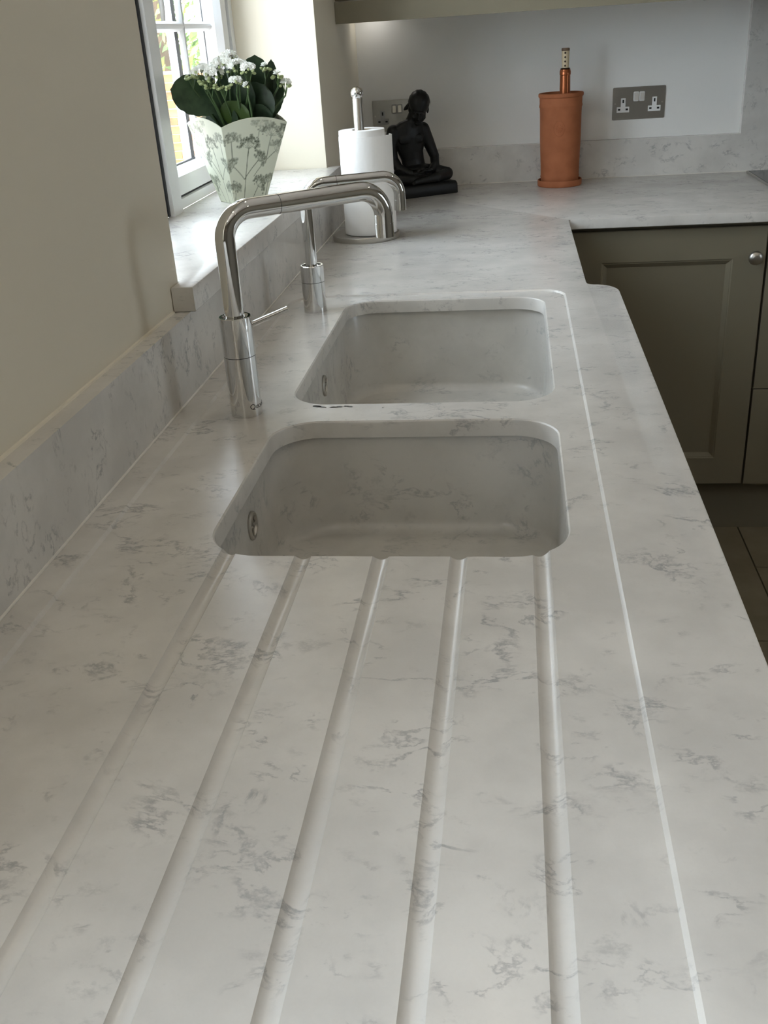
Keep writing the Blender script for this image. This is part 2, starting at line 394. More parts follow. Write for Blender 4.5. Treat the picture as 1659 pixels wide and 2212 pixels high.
rings(bm, R); bmesh.ops.recalc_face_normals(bm, faces=bm.faces)
top = obj('worktop', bm, Q)
cut = []
d = .0028
bm = bmesh.new(); rings(bm, [rrect(DR['x0'], DR['x1'], DR['y0'], DR['y1'], DR['r'], z, 12, o) for o, z in ((-.0018, -d), (-.0002, -d * .35), (.0010, -.0001), (.0030, .01))]); cut.append(obj('c', bm, Q))
for s in (S1, S2):
    bm = bmesh.new()
    rings(bm, [rrect(*s, SR, z, 12, o) for o, z in ((0, -.05), (0, -.0062), (.0007, -.0042), (.0022, -d - .0002), (.004, .01))]); cut.append(obj('c', bm, Q))
gx = [.1625, .2345, .3065, .3765, .4495]
for x in gx:
    rr = .0090; bm = bmesh.new(); ya, yb = -.30, .80
    def zc(y): return -d + rr - (.0046 - (.76 - y) * .0030)
    P = [(x, ya, zc(ya)), (x, yb, zc(yb))]
    tube(bm, P, rr, 48); cut.append(obj('c', bm, Q))
boolean(top, cut); shade(top, 28)
tag(top, 'white grey-veined quartz worktop with drainer grooves and two sink cut-outs', 'worktop')
top.data.materials.clear(); top.data.materials.append(Q)

# ---- sink bowls
def bowl(s, depth, label, oy, name='sink'):
    root = thing(name, label, 'sink', ((s[0] + s[1]) / 2, (s[2] + s[3]) / 2, T0 - depth)); cx, cy, cz = root.location
    bm = bmesh.new(); e = .0065; fr = .014
    prof = [(e + .018, T0), (e + .0015, T0)]
    prof += [(e, T0 - .004), (e - .004, -depth + fr)]
    for k in range(1, 9):
        t = math.radians(90 * k / 8); prof.append((e - .004 - fr * (1 - math.cos(t)), -depth + fr - fr * math.sin(t)))
    inner = [[(p[0] - cx, p[1] - cy, p[2] - cz) for p in rrect(*s, SR + max(0, (-z - .03)) * .16, z - .0002, 12, o)] for o, z in prof]
    outer = [[(p[0] - cx, p[1] - cy, p[2] - cz) for p in rrect(*s, SR, z - .0002, 12, o)] for o, z in ((-.03, -depth - .012), (e + .010, -depth + .01), (e + .018, T0 - .012))]
    rings(bm, outer + inner, True, True); bmesh.ops.recalc_face_normals(bm, faces=bm.faces)
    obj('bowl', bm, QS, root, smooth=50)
    # overflow ring on the wall side
    ov = bpy.data.objects.new('overflow', None); 
    x = s[0] - e + .0012 - cx; zz = -.0665 - cz; yy = oy - cy
    bm = bmesh.new(); lathe(bm, [(.0165, 0), (.0165, .002), (.0152, .0035), (.0118, .0035), (.0105, .0015), (.0105, 0)], 32, cap0=False, cap1=False)
    bmesh.ops.rotate(bm, verts=bm.verts, matrix=Matrix.Rotation(PI / 2, 3, 'Y')); bmesh.ops.translate(bm, verts=bm.verts, vec=(x, yy, zz))
    r = obj('overflow_ring', bm, STEEL, root, smooth=True)
    bm = bmesh.new(); lathe(bm, [(.0106, 0), (.0106, .0006)], 24); bmesh.ops.rotate(bm, verts=bm.verts, matrix=Matrix.Rotation(PI / 2, 3, 'Y')); bmesh.ops.translate(bm, verts=bm.verts, vec=(x, yy, zz)); obj('overflow_hole', bm, DARK, r)
    bm = bmesh.new(); box(bm, (x, yy - .0018, zz - .0108), (x + .0022, yy + .0018, zz + .0108)); box(bm, (x, yy - .0108, zz - .0018), (x + .0022, yy + .0108, zz + .0018)); lathe(bm, [(.004, 0), (.004, .001)], 4, (0, 0, -5)); 
    bmesh.ops.delete(bm, geom=[v for v in bm.verts if v.co.z < -2], context='VERTS'); obj('overflow_cross', bm, STEEL, r)
    bm = bmesh.new(); lathe(bm, [(.045, .0004), (.045, .002), (.040, .003), (.032, .001), (.006, .0012), (.005, .006), (.0005, .0065)], 40, (0, 0, T0 - T0 + (-depth - cz) + .0)); obj('drain', bm, STEEL, root, smooth=True)
    bpy.data.objects.remove(ov)
    return root
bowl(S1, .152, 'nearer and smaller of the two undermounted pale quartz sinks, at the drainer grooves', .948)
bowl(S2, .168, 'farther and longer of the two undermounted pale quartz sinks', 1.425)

# ---- spilled water beside the far sink
bm = bmesh.new()
for (x, y, a, b, rot) in ((.176, 1.1575, .0055, .0035, .3), (.1845, 1.1535, .004, .0022, .8), (.198, 1.153, .005, .002, .1), (.206, 1.154, .0035, .0018, 0), (.217, 1.1545, .006, .0026, .9), (.262, 1.148, .0012, .001, 0)):
    R = []
    for r, z in ((1, -.0029), (.97, -.0024), (.8, -.0020), (.5, -.0018), (.1, -.0017)):
        R.append([(x + a * r * math.cos(2 * PI * k / 16 + rot) * (1 + .25 * math.sin(3 * k)), y + b * r * math.sin(2 * PI * k / 16), z) for k in range(16)])
    rings(bm, R)
tag(obj('spilled_water', bm, WATER, smooth=60), 'small spilled water droplets on the ledge between the two sinks', 'water', kind='stuff')

# ---- upstands, sill, riser
H = .1037
bm = B((LW + .0006, -.9, .0004), (0, 3.052, H)); tag(obj('left_upstand', bm, Q, bev=.0012), 'long low quartz upstand running along the cream window wall', 'upstand')
bm = bmesh.new()
L = [(.0, .0004), (1.0625 + 1.15, .0004), (1.0625 + 1.15, .95), (1.0625, .95), (1.0625, H), (.0, H)]
rings(bm, [[(x, 3.0530, z) for x, z in L], [(x, 3.0750, z) for x, z in L]]); bmesh.ops.recalc_face_normals(bm, faces=bm.faces)
tag(obj('splashback', bm, Q, bev=.001), 'quartz upstand on the far wall rising into a tall splashback behind the hob', 'splashback')
bm = bmesh.new(); P = [(LW - .19, 1.2715), (LW + .001, 1.2715), (LW + .001, 1.236), (.008, 1.236), (.008, 2.473), (LW + .001, 2.473), (LW + .001, 2.4435), (LW - .19, 2.4435)]
R = []
for off, z in ((-.0012, .1040), (0, .1052), (0, .1352), (-.0006, .1364), (-.0018, .137)): R.append([(p.x, p.y, z) for p in offp(P, off)])
rings(bm, R); bmesh.ops.recalc_face_normals(bm, faces=bm.faces)
tag(obj('window_sill', bm, Q, smooth=30), 'quartz window sill jutting out over the upstand below the white window', 'sill')
# sealant beads
bm = bmesh.new(); tube(bm, [(.0, -.89, .0006), (.0, 3.05, .0006)], .0016, 8); struct('trim_1', bm, SILI)
bm = bmesh.new(); tube(bm, [(LW, -.89, H), (LW, 1.233, H)], .0028, 8); struct('trim_2', bm, CREAM)
bm = bmesh.new(); tube(bm, [(.0, 3.053, .0006), (2.2, 3.053, .0006)], .0008, 8); struct('trim_3', bm, SILI)

# ================================================================== TAPS
def text_wrap(txt, size, r, ang0, z):
    cu = bpy.data.curves.new('t', 'FONT'); cu.body = txt; cu.size = size; cu.extrude = 0.00005
    o = bpy.data.objects.new('t', cu); C.objects.link(o); dg = bpy.context.evaluated_depsgraph_get(); dg.update()
    me = bpy.data.meshes.new_from_object(o.evaluated_get(dg)); bpy.data.objects.remove(o)
    bm = bmesh.new(); bm.from_mesh(me); bmesh.ops.subdivide_edges(bm, edges=[e for e in bm.edges if e.calc_length() > .0015], cuts=2)
    for v in bm.verts:
        a = ang0 + v.co.x / r; rr = r + .00008 + v.co.z; y = v.co.y
        v.co = Vector((rr * math.cos(a), rr * math.sin(a), z + y))
    return bm
def tap(base, hgt, seam, rb, rp, ztop, d, zout, rad, label, name, seam2=None):
    root = thing(name, label, 'tap', base)
    bm = bmesh.new(); lathe(bm, [(rb, 0), (rb, .0008), (rb, seam - .0004), (rb - .0006, seam), (rb - .0006, seam)], 48); obj('body', bm, CHROME, root, smooth=30)
    bm = bmesh.new(); lathe(bm, [(rb - .0006, seam), (rb, seam + .0005), (rb, hgt - .0008), (rb - .0008, hgt), (rb - .0035, hgt), (rb - .0045, hgt - .003), (rp + .001, hgt - .003), (rp + .001, hgt - .006)], 48, cap1=False); obj('collar', bm, CHROME, root, smooth=30)
    bm = bmesh.new(); lathe(bm, [(rb - .0003, seam - .0003), (rb - .0003, seam + .0004)], 48, cap0=False, cap1=False); obj('seam', bm, DARK, root)
    d = Vector((*d, 0)); pts = fillet([(0, 0, hgt - .008), (0, 0, ztop), d + Vector((0, 0, ztop)), d + Vector((0, 0, zout + .001))], rad)
    bm = bmesh.new(); tube(bm, pts, rp, 32); sp = obj('spout', bm, CHROME, root, smooth=40)
    bm = bmesh.new(); lathe(bm, [(rp + .0003, -.017), (rp + .0003, 0), (rp - .003, .0), (rp - .004, -.004)], 32); 
    for v in bm.verts: v.co = Vector((d.x + v.co.x, d.y + v.co.y, zout - v.co.z * 1.0))
    bmesh.ops.recalc_face_normals(bm, faces=bm.faces)
    obj('outlet_sleeve', bm, CHROME, sp, smooth=40)
    f = .33; c = d * f
    bm = bmesh.new(); u = d.normalized(); tube(bm, [c + Vector((0, 0, ztop)) - u * .0003, c + Vector((0, 0, ztop)) + u * .0003], rp + .00006, 32); obj('spout_joint', bm, DARK, sp)
    return root
D1 = (.172, .135)
tap1 = tap((.0892, 1.137, -.0028), .1255, .0765, .0199, .0119, .2475, D1, .188, .034, 'nearer and larger chrome kitchen tap with square-arched spout and side lever', 'kitchen_tap')
bm = bmesh.new(); hd = Vector((.062, .022, .020)).normalized(); hb = Vector((0, 0, .107)); tube(bm, [hb + hd * .017, hb + hd * .068], .0036, 16); tube(bm, [hb + hd * .016, hb + hd * .021], .0046, 16); obj('lever', bm, CHROME, tap1, smooth=40)
bm = text_wrap('Quooker', .0095, .0199, math.radians(-61), .0105); obj('lettering', bm, mat('black_lettering', (.02, .02, .02), .4), tap1)
D2 = (.149, .060)
tap2 = tap((.0862, 1.636, -.0028), .079, .051, .0197, .0098, .2085, D2, .153, .030, 'farther and smaller chrome tap without lever, behind the far sink corner', 'kitchen_tap')
for k in range(6):
    a = math.radians(-78); bm = bmesh.new(); bmesh.ops.create_uvsphere(bm, u_segments=8, v_segments=6, radius=.0007, matrix=Matrix.Translation((.0197 * math.cos(a), .0197 * math.sin(a), .055 + k * .0024)))
    o = obj('grip_dot', bm, CHROME, tap2, smooth=True)

# ================================================================== KITCHEN ROLL
root = thing('paper_towel_holder', 'steel paper towel holder with round base and ball-topped pole', 'holder', (.089, 2.272, 0))
bm = bmesh.new(); lathe(bm, [(.0760, 0), (.0765, .001), (.0765, .0105), (.0755, .012), (.0005, .012)], 64); obj('base', bm, STEEL, root, smooth=30)
bm = bmesh.new(); lathe(bm, [(.0110, .012), (.0110, .296), (.0105, .297)], 32); obj('pole', bm, STEEL, root, smooth=30)
bm = bmesh.new(); lathe(bm, [(.0100, .2955), (.0112, .297)] + [(.0138 * math.cos(t), .3065 + .0138 * math.sin(t)) for t in [math.radians(a) for a in range(-42, 90, 8)]] + [(.0006, .3203)], 32); obj('ball_finial', bm, CHROME, root, smooth=50)
roll = thing('paper_towel_roll', 'white embossed paper towel roll standing on the steel holder', 'paper roll', (.0935, 2.272, .0125))
bm = bmesh.new(); lathe(bm, [(.0215, 0), (.0500, 0), (.0506, .001), (.0506, .2195), (.0500, .2205), (.0215, .2205), (.0215, 0)], 72, cap0=False, cap1=False)
bmesh.ops.remove_doubles(bm, verts=bm.verts, dist=1e-6); bmesh.ops.recalc_face_normals(bm, faces=bm.faces); obj('roll', bm, PAPER, roll, smooth=40)
bm = bmesh.new(); lathe(bm, [(.0213, .0), (.0213, .2203), (.0200, .2203), (.0200, 0), (.0213, 0)], 40, cap0=False, cap1=False); obj('cardboard_core', bm, CARD, roll, smooth=40)
bm = bmesh.new(); V = []
for k in range(41):
    f = k / 40; a = math.radians(-165 + 175 * f); r = .0512 + .0205 * max(0, (f - .25) / .75) ** 1.6
    if f > .9: r -= (f - .9) * .12
    V.append((r * math.cos(a), r * math.sin(a)))
R = [[(x, y, .0008), (x * 1.012, y * 1.012, .0008), (x * 1.012, y * 1.012, .2085), (x, y, .2085)] for x, y in V]
rings(bm, R); bmesh.ops.recalc_face_normals(bm, faces=bm.faces); obj('loose_sheet', bm, PAPER, roll, smooth=60)

# ================================================================== STATUE
def build_statue():
    bm = bmesh.new()
    def ell(c, r, rot=(0, 0, 0)):
        from mathutils import Euler
        m = Matrix.Translation(c) @ Euler([math.radians(a) for a in rot]).to_matrix().to_4x4() @ Matrix.Diagonal((*r, 1))
        bmesh.ops.create_uvsphere(bm, u_segments=24, v_segments=16, radius=1, matrix=m)
    def limb(pts, rad):
        P = [Vector(p) for p in pts]
        tube(bm, P, rad, 16)
        for p, r in zip(P, rad): bmesh.ops.create_uvsphere(bm, u_segments=14, v_segments=10, radius=r * 1.0, matrix=Matrix.Translation(p))
    # local frame: figure faces -y, up z, seat at z=0; real size 0.24 m high
    TX = [(.000, .008, .000, .044, .030), (.000, .008, .022, .043, .031), (.000, .009, .042, .034, .026), (-.004, .009, .062, .034, .024), (-.010, .008, .082, .038, .026),
          (-.014, .004, .104, .047, .028), (-.017, .001, .122, .053, .029), (-.018, -.001, .140, .053, .025), (-.017, -.003, .151, .048, .022), (-.013, -.006, .162, .033, .019), (-.006, -.010, .168, .021, .017), (-.002, -.012, .174, .016, .014)]
    rings(bm, [[(cx + a_ * math.cos(t), cy + b_ * math.sin(t), z) for t in [2 * PI * k / 28 for k in range(28)]] for cx, cy, z, a_, b_ in TX])
    ell((-.034, -.020, .117), (.020, .008, .014), (14, 0, 0)); ell((.003, -.020, .117), (.020, .008, .014), (14, 0, 0))  # pectorals
    limb([(-.012, -.002, .146), (-.004, -.012, .168), (.003, -.018, .186)], [.023, .0195, .019])   # neck bent forward
    # head bowed forward and towards its own left
    hc = Vector((.008, -.026, .1965)); rot = Matrix.Rotation(math.radians(-20), 3, 'Z') @ Matrix.Rotation(math.radians(27), 3, 'X') @ Matrix.Rotation(math.radians(8), 3, 'Y') @ Matrix.Diagonal((1.24, 1.24, 1.14))
    def hp(p): return hc + rot @ Vector(p)
    def hell(p, r, extra=(0, 0, 0)):
        from mathutils import Euler
        m = Matrix.Translation(hp(p)) @ (rot @ Euler([math.radians(a) for a in extra]).to_matrix()).to_4x4() @ Matrix.Diagonal((*r, 1))
        bmesh.ops.create_uvsphere(bm, u_segments=24, v_segments=16, radius=1, matrix=m)
    hell((0, .004, .010), (.0235, .0275, .0265))                 # skull
    hell((0, -.006, -.013), (.0175, .0190, .0215))               # face and jaw
    hell((0, -.0215, -.027), (.0075, .0060, .0055))              # chin
    hell((0, -.0265, -.0065), (.0032, .0050, .0085), (-14, 0, 0))   # nose
    hell((0, -.0285, -.0125), (.0050, .0038, .0030))             # nose tip
    hell((0, -.0240, .0035), (.0150, .0035, .0028))              # brow
    for s in (-1, 1):
        hell((s * .0078, -.0222, -.0020), (.0050, .0026, .0024)) # closed eyelids
        hell((s * .0212, .0005, -.004), (.0026, .0055, .0085))    # ears
        hell((s * .0105, -.0185, -.0115), (.0060, .0060, .0065)) # cheeks
    hell((0, -.0245, -.0190), (.0058, .0028, .0014)); hell((0, -.0242, -.0222), (.0048, .0028, .0016))  # lips
    # arms
    limb([(-.062, .000, .138), (-.072, .004, .100), (-.066, .004, .066), (-.056, -.016, .042), (-.034, -.046, .030)], [.0200, .0180, .0150, .0135, .0095])
    limb([(.028, .000, .138), (.045, .003, .104), (.062, .002, .064), (.055, -.018, .040), (.030, -.044, .030)], [.0200, .0170, .0140, .0130, .0095])
    # hands resting in the lap, fingers curled one on the other
    for s, z in ((-1, .029), (1, .033)):
        ell((s * .020, -.051, z), (.0125, .0080, .0055), (0, 0, s * -14))
        for k, ln in enumerate((.0160, .0180, .0170, .0135)):
            y = -.0455 - k * .0042
            limb([(s * .012, y, z), (s * .003, y - .001, z + .0012), (s * (.012 - ln), y - .001, z - .0008)], [.0024, .0023, .0019])
        limb([(s * .018, -.046, z + .003), (s * .009, -.043, z + .006), (s * .002, -.044, z + .0065)], [.0030, .0027, .0023])
    # crossed legs under a short cloth
    for s in (-1, 1):
        limb([(s * .026, .006, .024), (s * .058, -.022, .022), (s * .082, -.044, .0185)], [.0235, .0215, .0170])
        yy = -.066 if s > 0 else -.058
        limb([(s * .082, -.044, .0175), (s * .045, yy, .0150), (s * .006, yy - .008, .0115), (-s * .014, yy - .008, .010)], [.0165, .0140, .0100, .0085])
        limb([(-s * .014, yy - .008, .0105), (-s * .030, yy - .012, .0085), (-s * .040, yy - .015, .0065)], [.0085, .0075, .0055])
        for k in range(5): limb([(-s * .038, yy - .006 - k * .0038, .0065), (-s * (.0455 - k * .0012), yy - .007 - k * .004, .0055)], [.0026, .0022])
    ell((0, -.034, .017), (.040, .030, .0135))                  # cloth in the lap
    ell((0, -.004, .040), (.040, .031, .009), (6, 0, 0))        # waistband
    return bm, hp, rot
sx, sy = .159, 2.889
root = thing('seated_statue', 'black statue of a cross-legged figure with bowed head on a black plinth block', 'statue', (sx, sy, 0), math.radians(30))
bm, hp_, hrot = build_statue()
st = obj('figure', bm, BRONZE, root); st.location = (0, .022, .033); st.scale = (1.0, .85, 1.0)
md = st.modifiers.new('r', 'REMESH'); md.mode = 'VOXEL'; md.voxel_size = .0013
md = st.modifiers.new('s', 'SMOOTH'); md.factor = .5; md.iterations = 4
dg = bpy.context.evaluated_depsgraph_get(); dg.update(); me = bpy.data.meshes.new_from_object(st.evaluated_get(dg)); st.modifiers.clear(); st.data = me
for p in me.polygons: p.use_smooth = True
me.materials.clear(); me.materials.append(BRONZE)
# hair: cap with combed ridges and a knot at the nape
bm = bmesh.new(); bmesh.ops.create_uvsphere(bm, u_segments=48, v_segments=28, radius=1)
bmesh.ops.delete(bm, geom=[v for v in bm.verts if v.co.z < -.05 + (.37 if v.co.y < -.45 else 0) * 1.0], context='VERTS')
for v in bm.verts:
    rg = 1 + .012 * math.sin(18 * math.atan2(v.co.x, v.co.z + .3))
    q = Vector((v.co.x * .0250 * rg, .0045 + v.co.y * .0290 * rg, .0108 + v.co.z * .0280 * rg)); v.co = hp_(q)
P = [hp_(p) for p in ((-.014, .014, .000), (-.022, .017, -.008), (-.028, .018, -.015), (-.031, .018, -.019))]
tube(bm, P, [.009, .0075, .005, .002], 12)
obj('hair', bm, BRONZE, root, smooth=60, loc=(0, .022, .033)).scale = (1.0, .85, 1.0)
bm = bmesh.new(); R = []
for o, z in ((0, .0002), (.001, .002), (.0005, .026), (-.003, .031), (-.006, .0330)): R.append([(x, y, z + .0) for x, y, _ in rrect(-.100, .100, -.046, .050, .006, 0, 4, o)])
rings(bm, R); bmesh.ops.recalc_face_normals(bm, faces=bm.faces)
for v in bm.verts:
    n = noise.noise_vector(v.co * 60) * .0016; v.co += Vector((n.x, n.y, n.z if v.co.z > .02 else 0))
obj('plinth_block', bm, BRONZE, root, smooth=40)

# ================================================================== TERRACOTTA COOLER + BOTTLE
px, py = .5545, 2.955
root = thing('terracotta_wine_cooler', 'tall terracotta wine cooler with flared rim against the far wall', 'wine cooler', (px, py, 0))
bm = bmesh.new(); lathe(bm, [(.0520, .003), (.0528, .02), (.0545, .026), (.0535, .030), (.0540, .060), (.0562, .120), (.0568, .190), (.0574, .206), (.0590, .209), (.0588, .213), (.0580, .216), (.0582, .232), (.0608, .234), (.0618, .238), (.0612, .2425), (.0590, .2440), (.0550, .2430), (.0535, .236), (.0500, .10), (.0490, .012), (.001, .012)], 72)
obj('cooler_body', bm, TERRA, root, smooth=35)
# oval bunch-of-grapes relief facing the room
bm = bmesh.new(); fa = math.radians(-96)
def onc(u, z, r=.0566): a = fa + u / .0566; return (r * math.cos(a), r * math.sin(a), z)
tube(bm, [onc(.0150 * math.cos(t), .155 + .020 * math.sin(t), .0563) for t in [2 * PI * k / 40 for k in range(41)]], .0009, 8, False)
for r_, n_ in ((0, 1), (.0042, 6), (.0080, 10)):
    for k in range(n_):
        a = 2 * PI * k / n_; bmesh.ops.create_uvsphere(bm, u_segments=10, v_segments=8, radius=.0018, matrix=Matrix.Translation(onc(r_ * math.cos(a), .155 + 1.15 * r_ * math.sin(a), .0560)))
obj('relief_medallion', bm, TERRA, root, smooth=60)
sc_ = thing('terracotta_saucer', 'shallow round terracotta saucer under the tall wine cooler', 'saucer', (px, py, 0))
bm = bmesh.new(); lathe(bm, [(.0600, 0), (.0618, .002), (.0622, .015), (.0610, .017), (.0592, .0165), (.0585, .0026), (.001, .0026)], 72); obj('saucer_dish', bm, TERRA, sc_, smooth=35)
bt = thing('wine_bottle', 'dark wine bottle with copper neck foil standing inside the terracotta cooler', 'bottle', (px + .0105, py + .004, .0125)); 
bm = bmesh.new(); lathe(bm, [(.034, 0), (.037, .003), (.037, .165), (.034, .180), (.022, .200), (.0152, .215), (.0142, .232)], 40); obj('bottle_body', bm, GLASSB, bt, smooth=50)
bm = bmesh.new(); lathe(bm, [(.0146, .226), (.0142, .262), (.0140, .274), (.0152, .2755), (.0152, .284), (.0142, .2855), (.0140, .2885), (.0120, .2885)], 32); obj('neck_foil', bm, COPPER, bt, smooth=35)
bm = bmesh.new(); lathe(bm, [(.0142, .2212), (.0150, .2216), (.0150, .2262), (.0142, .2268)], 32); obj('foil_band', bm, mat('dark_band', (.03, .008, .005), .4), bt, smooth=35)
bm = bmesh.new(); lathe(bm, [(.0090, .288), (.0094, .295), (.0106, .334), (.0108, .338), (.0100, .340), (.0005, .340)], 28); stp = obj('stopper', bm, CORK, bt, smooth=40)
for k in range(4):
    bm = bmesh.new(); z = .298 + k * .0105; r = .0094 + .0012 * k / 4
    bmesh.ops.create_uvsphere(bm, u_segments=10, v_segments=8, radius=1, matrix=Matrix.Translation((-.0012, -r - .0002, z)) @ Matrix.Diagonal((.0028, .0012, .0026, 1))); obj('dark_stud', bm, mat('brown_stud', (.06, .03, .015), .4), stp, smooth=True)
bm = bmesh.new(); lathe(bm, [(.0125, .2885), (.0135, .2905), (.0120, .2925), (.0095, .2925)], 28); obj('stopper_collar', bm, GLASSB, bt, smooth=40)
bm = bmesh.new(); lathe(bm, [(.0108, .3345), (.0112, .3360), (.0110, .3410), (.0090, .3418)], 28); obj('stopper_cap', bm, mat('brown_cap', (.16, .10, .06), .4), stp, smooth=40)

# ================================================================== SOCKETS
def socket(x, z, label, ins):
    root = thing('double_socket', label, 'socket', (x + .073, FAR, z + .043))
    bm = bmesh.new(); R = []
    for o, y in ((0, -.0004), (0, -.0018), (-.0008, -.003)): R.append([(a, y, b) for a, b, _ in rrect(-.073, .073, -.043, .043, .003, 0, 3, o)])
    rings(bm, R); bmesh.ops.recalc_face_normals(bm, faces=bm.faces); obj('face_plate', bm, STEELP, root)
    for s in (-1, 1):
        cx = s * .0435
        bm = bmesh.new()
        T = [(-.0175, -.0235), (.0175, -.0235), (.0175, -.0085), (.0065, -.0085), (.0065, .0145), (-.0065, .0145), (-.0065, -.0085), (-.0175, -.0085)]
        rings(bm, [[(cx + a, y, b) for a, b in T] for y in (-.0031, -.0042)]); bmesh.ops.recalc_face_normals(bm, faces=bm.faces)
        ip = obj('pin_insert', bm, ins, root, bev=.0007)
        for (hx, hz, a, b) in ((0, .006, .0021, .0045), (-.0107, -.0155, .0033, .0024), (.0107, -.0155, .0033, .0024)):
            obj('pin_hole', B((cx + hx - a, -.0045, hz - b), (cx + hx + a, -.0040, hz + b)), DARK, ip)
        bm = bmesh.new(); lathe(bm, [(.0024, 0), (.0024, .0006), (.0018, .0010)], 16); bmesh.ops.rotate(bm, verts=bm.verts, matrix=Matrix.Rotation(PI / 2, 3, 'X')); bmesh.ops.translate(bm, verts=bm.verts, vec=(s * .0655, -.003, .0)); obj('screw', bm, STEEL, root, smooth=30)
        bm = bmesh.new(); R = [[(s * .0082 + a, y, b + .0175) for a, b, _ in rrect(-.0075, .0075, -.0128, .0128, .003, 0, 4, o)] for o, y in ((0, -.003), (0, -.0042), (-.0012, -.0044))]
        rings(bm, R); bmesh.ops.recalc_face_normals(bm, faces=bm.faces); sr = obj('switch_surround', bm, ins, root)
        bm = bmesh.new(); rings(bm, [[(s * .0082 + a, y + b * .12, b + .0175) for a, b, _ in rrect(-.005, .005, -.0095, .0095, .001, 0, 3, o)] for o, y in ((0, -.0044), (-.0003, -.0072))]); bmesh.ops.recalc_face_normals(bm, faces=bm.faces)
        obj('rocker_switch', bm, SATIN if ins is WPLAS else STEEL, sr)
    return root
socket(.7055, .1545, 'brushed steel double socket with white pin inserts, right of the terracotta cooler', WPLAS)
socket(.0130, .1575, 'brushed steel double socket with grey inserts half hidden behind the black statue', GPLAS)

# ================================================================== BACK-RUN CABINETS
CY = 2.42
def shaker(bm, x0, x1, z0, z1, y, rail, t=.019):
    R = []
    def ring(o, yy): return [(x0 + o, yy, z0 + o), (x1 - o, yy, z0 + o), (x1 - o, yy, z1 - o), (x0 + o, yy, z1 - o)]
    rings(bm, [ring(0, y + t), ring(0, y + .0015), ring(.0015, y), ring(rail, y), ring(rail + .0025, y + .0016), ring(rail + .004, y + .0016), ring(rail + .0125, y + .0075), ring(rail + .014, y + .0085)]); bmesh.ops.recalc_face_normals(bm, faces=bm.faces)
def knob(parent, x, y, z, r=.0165):
    bm = bmesh.new(); lathe(bm, [(.0085, 0), (.0080, .002), (.0055, .006), (.0060, .012), (.0120, .015), (r, .020), (r * .98, .024), (r * .8, .028), (r * .4, .0302), (.0004, .0306)], 36)
    bmesh.ops.rotate(bm, verts=bm.verts, matrix=Matrix.Rotation(PI / 2, 3, 'X')); bmesh.ops.translate(bm, verts=bm.verts, vec=(x, y, z)); return obj('knob', bm, STEEL, parent, smooth=40)
def carcass(bm, x0, x1, y0, y1, z0, z1, t=.018):
    box(bm, (x0, y0, z0), (x0 + t, y1, z1)); box(bm, (x1 - t, y0, z0), (x1, y1, z1)); box(bm, (x0 + t, y0, z0), (x1 - t, y1, z0 + t)); box(bm, (x0 + t, y1 - .01, z0 + t), (x1 - t, y1, z1)); box(bm, (x0 + t, y0, z1 - .06), (x1 - t, y0 + t, z1))
ZB, ZT = -.70, -.026
c1 = thing('door_base_cabinet', 'olive taupe base cabinet with one panelled door and a round steel knob', 'cabinet', (.79, CY, ZB))
bm = bmesh.new(); carcass(bm, -.232, .2265, .020, .60, 0, ZT - ZB); obj('carcass', bm, CAB, c1)
bm = bmesh.new(); shaker(bm, -.2295, .2245, .002, ZT - ZB - .010, 0, .074); dr = obj('door', bm, CAB, c1)
knob(dr, .1975, 0, -.106 - ZB)
c2 = thing('drawer_base_cabinet', 'olive taupe base cabinet with stacked drawers under the black hob', 'cabinet', (1.42, CY, ZB))
bm = bmesh.new(); carcass(bm, -.4015, .40, .020, .60, 0, ZT - ZB); obj('carcass', bm, CAB, c2)
for z0, z1 in ((.002, .262), (.265, ZT - ZB - .010)):
    bm = B((-.4, 0, z0), (.4, .019, z1)); d = obj('drawer', bm, CAB, c2, bev=.0015)
    for kx in (-.22, .22): knob(d, kx, 0, z1 - .07)
bm = B((.56, 2.468, FLOOR), (1.83, 2.486, ZB - .0015)); tag(obj('plinth', bm, CABD), 'dark olive plinth board below the far base cabinets, along the tiled floor', 'plinth')
# sink-run cabinets (under the long worktop, doors facing the room)
def side_cab(y0, y1, xf, label, n=2):
    r = thing('sink_run_cabinet', label, 'cabinet', (xf, (y0 + y1) / 2, ZB)); h = (y1 - y0) / 2
    bm = bmesh.new(); t = .018
    box(bm, (-xf + .006, -h, 0), (-.020, -h + t, ZT - ZB)); box(bm, (-xf + .006, h - t, 0), (-.020, h, ZT - ZB)); box(bm, (-xf + .006, -h + t, 0), (-.020, h - t, t)); obj('carcass', bm, CAB, r)
    for k in range(n):
        a = -h + .0015 + k * 2 * h / n; b = -h - .0015 + (k + 1) * 2 * h / n
        bm = bmesh.new(); shaker(bm, a, b, .002, ZT - ZB - .010, 0, .06)
        bmesh.ops.rotate(bm, verts=bm.verts, matrix=Matrix.Rotation(PI / 2, 3, 'Z'))
        d = obj('door', bm, CAB, r)
    return r
side_cab(.70, 1.735, .585, 'olive taupe two-door cabinet below the pair of sinks')
side_cab(-.88, .695, .585, 'olive taupe cabinet below the drainer grooves', 3)
side_cab(1.762, 2.39, .532, 'olive taupe corner cabinet set back beyond the sinks', 1)
bm = B((.455, -.88, FLOOR), (.470, 2.45, ZB - .0015)); tag(obj('plinth', bm, CABD), 'dark olive plinth board below the sink run, facing the room', 'plinth')

# ---- hob
hb = thing('induction_hob', 'black glass hob set into the far worktop in front of the splashback', 'hob', (1.36, 2.765, 0))
obj('hob_glass', B((-.272, -.25, .0015), (.30, .258, .0055)), BLKG, hb, bev=.0008)
obj('steel_trim', B((-.277, -.252, .0003), (-.2725, .260, .0050)), STEEL, hb)
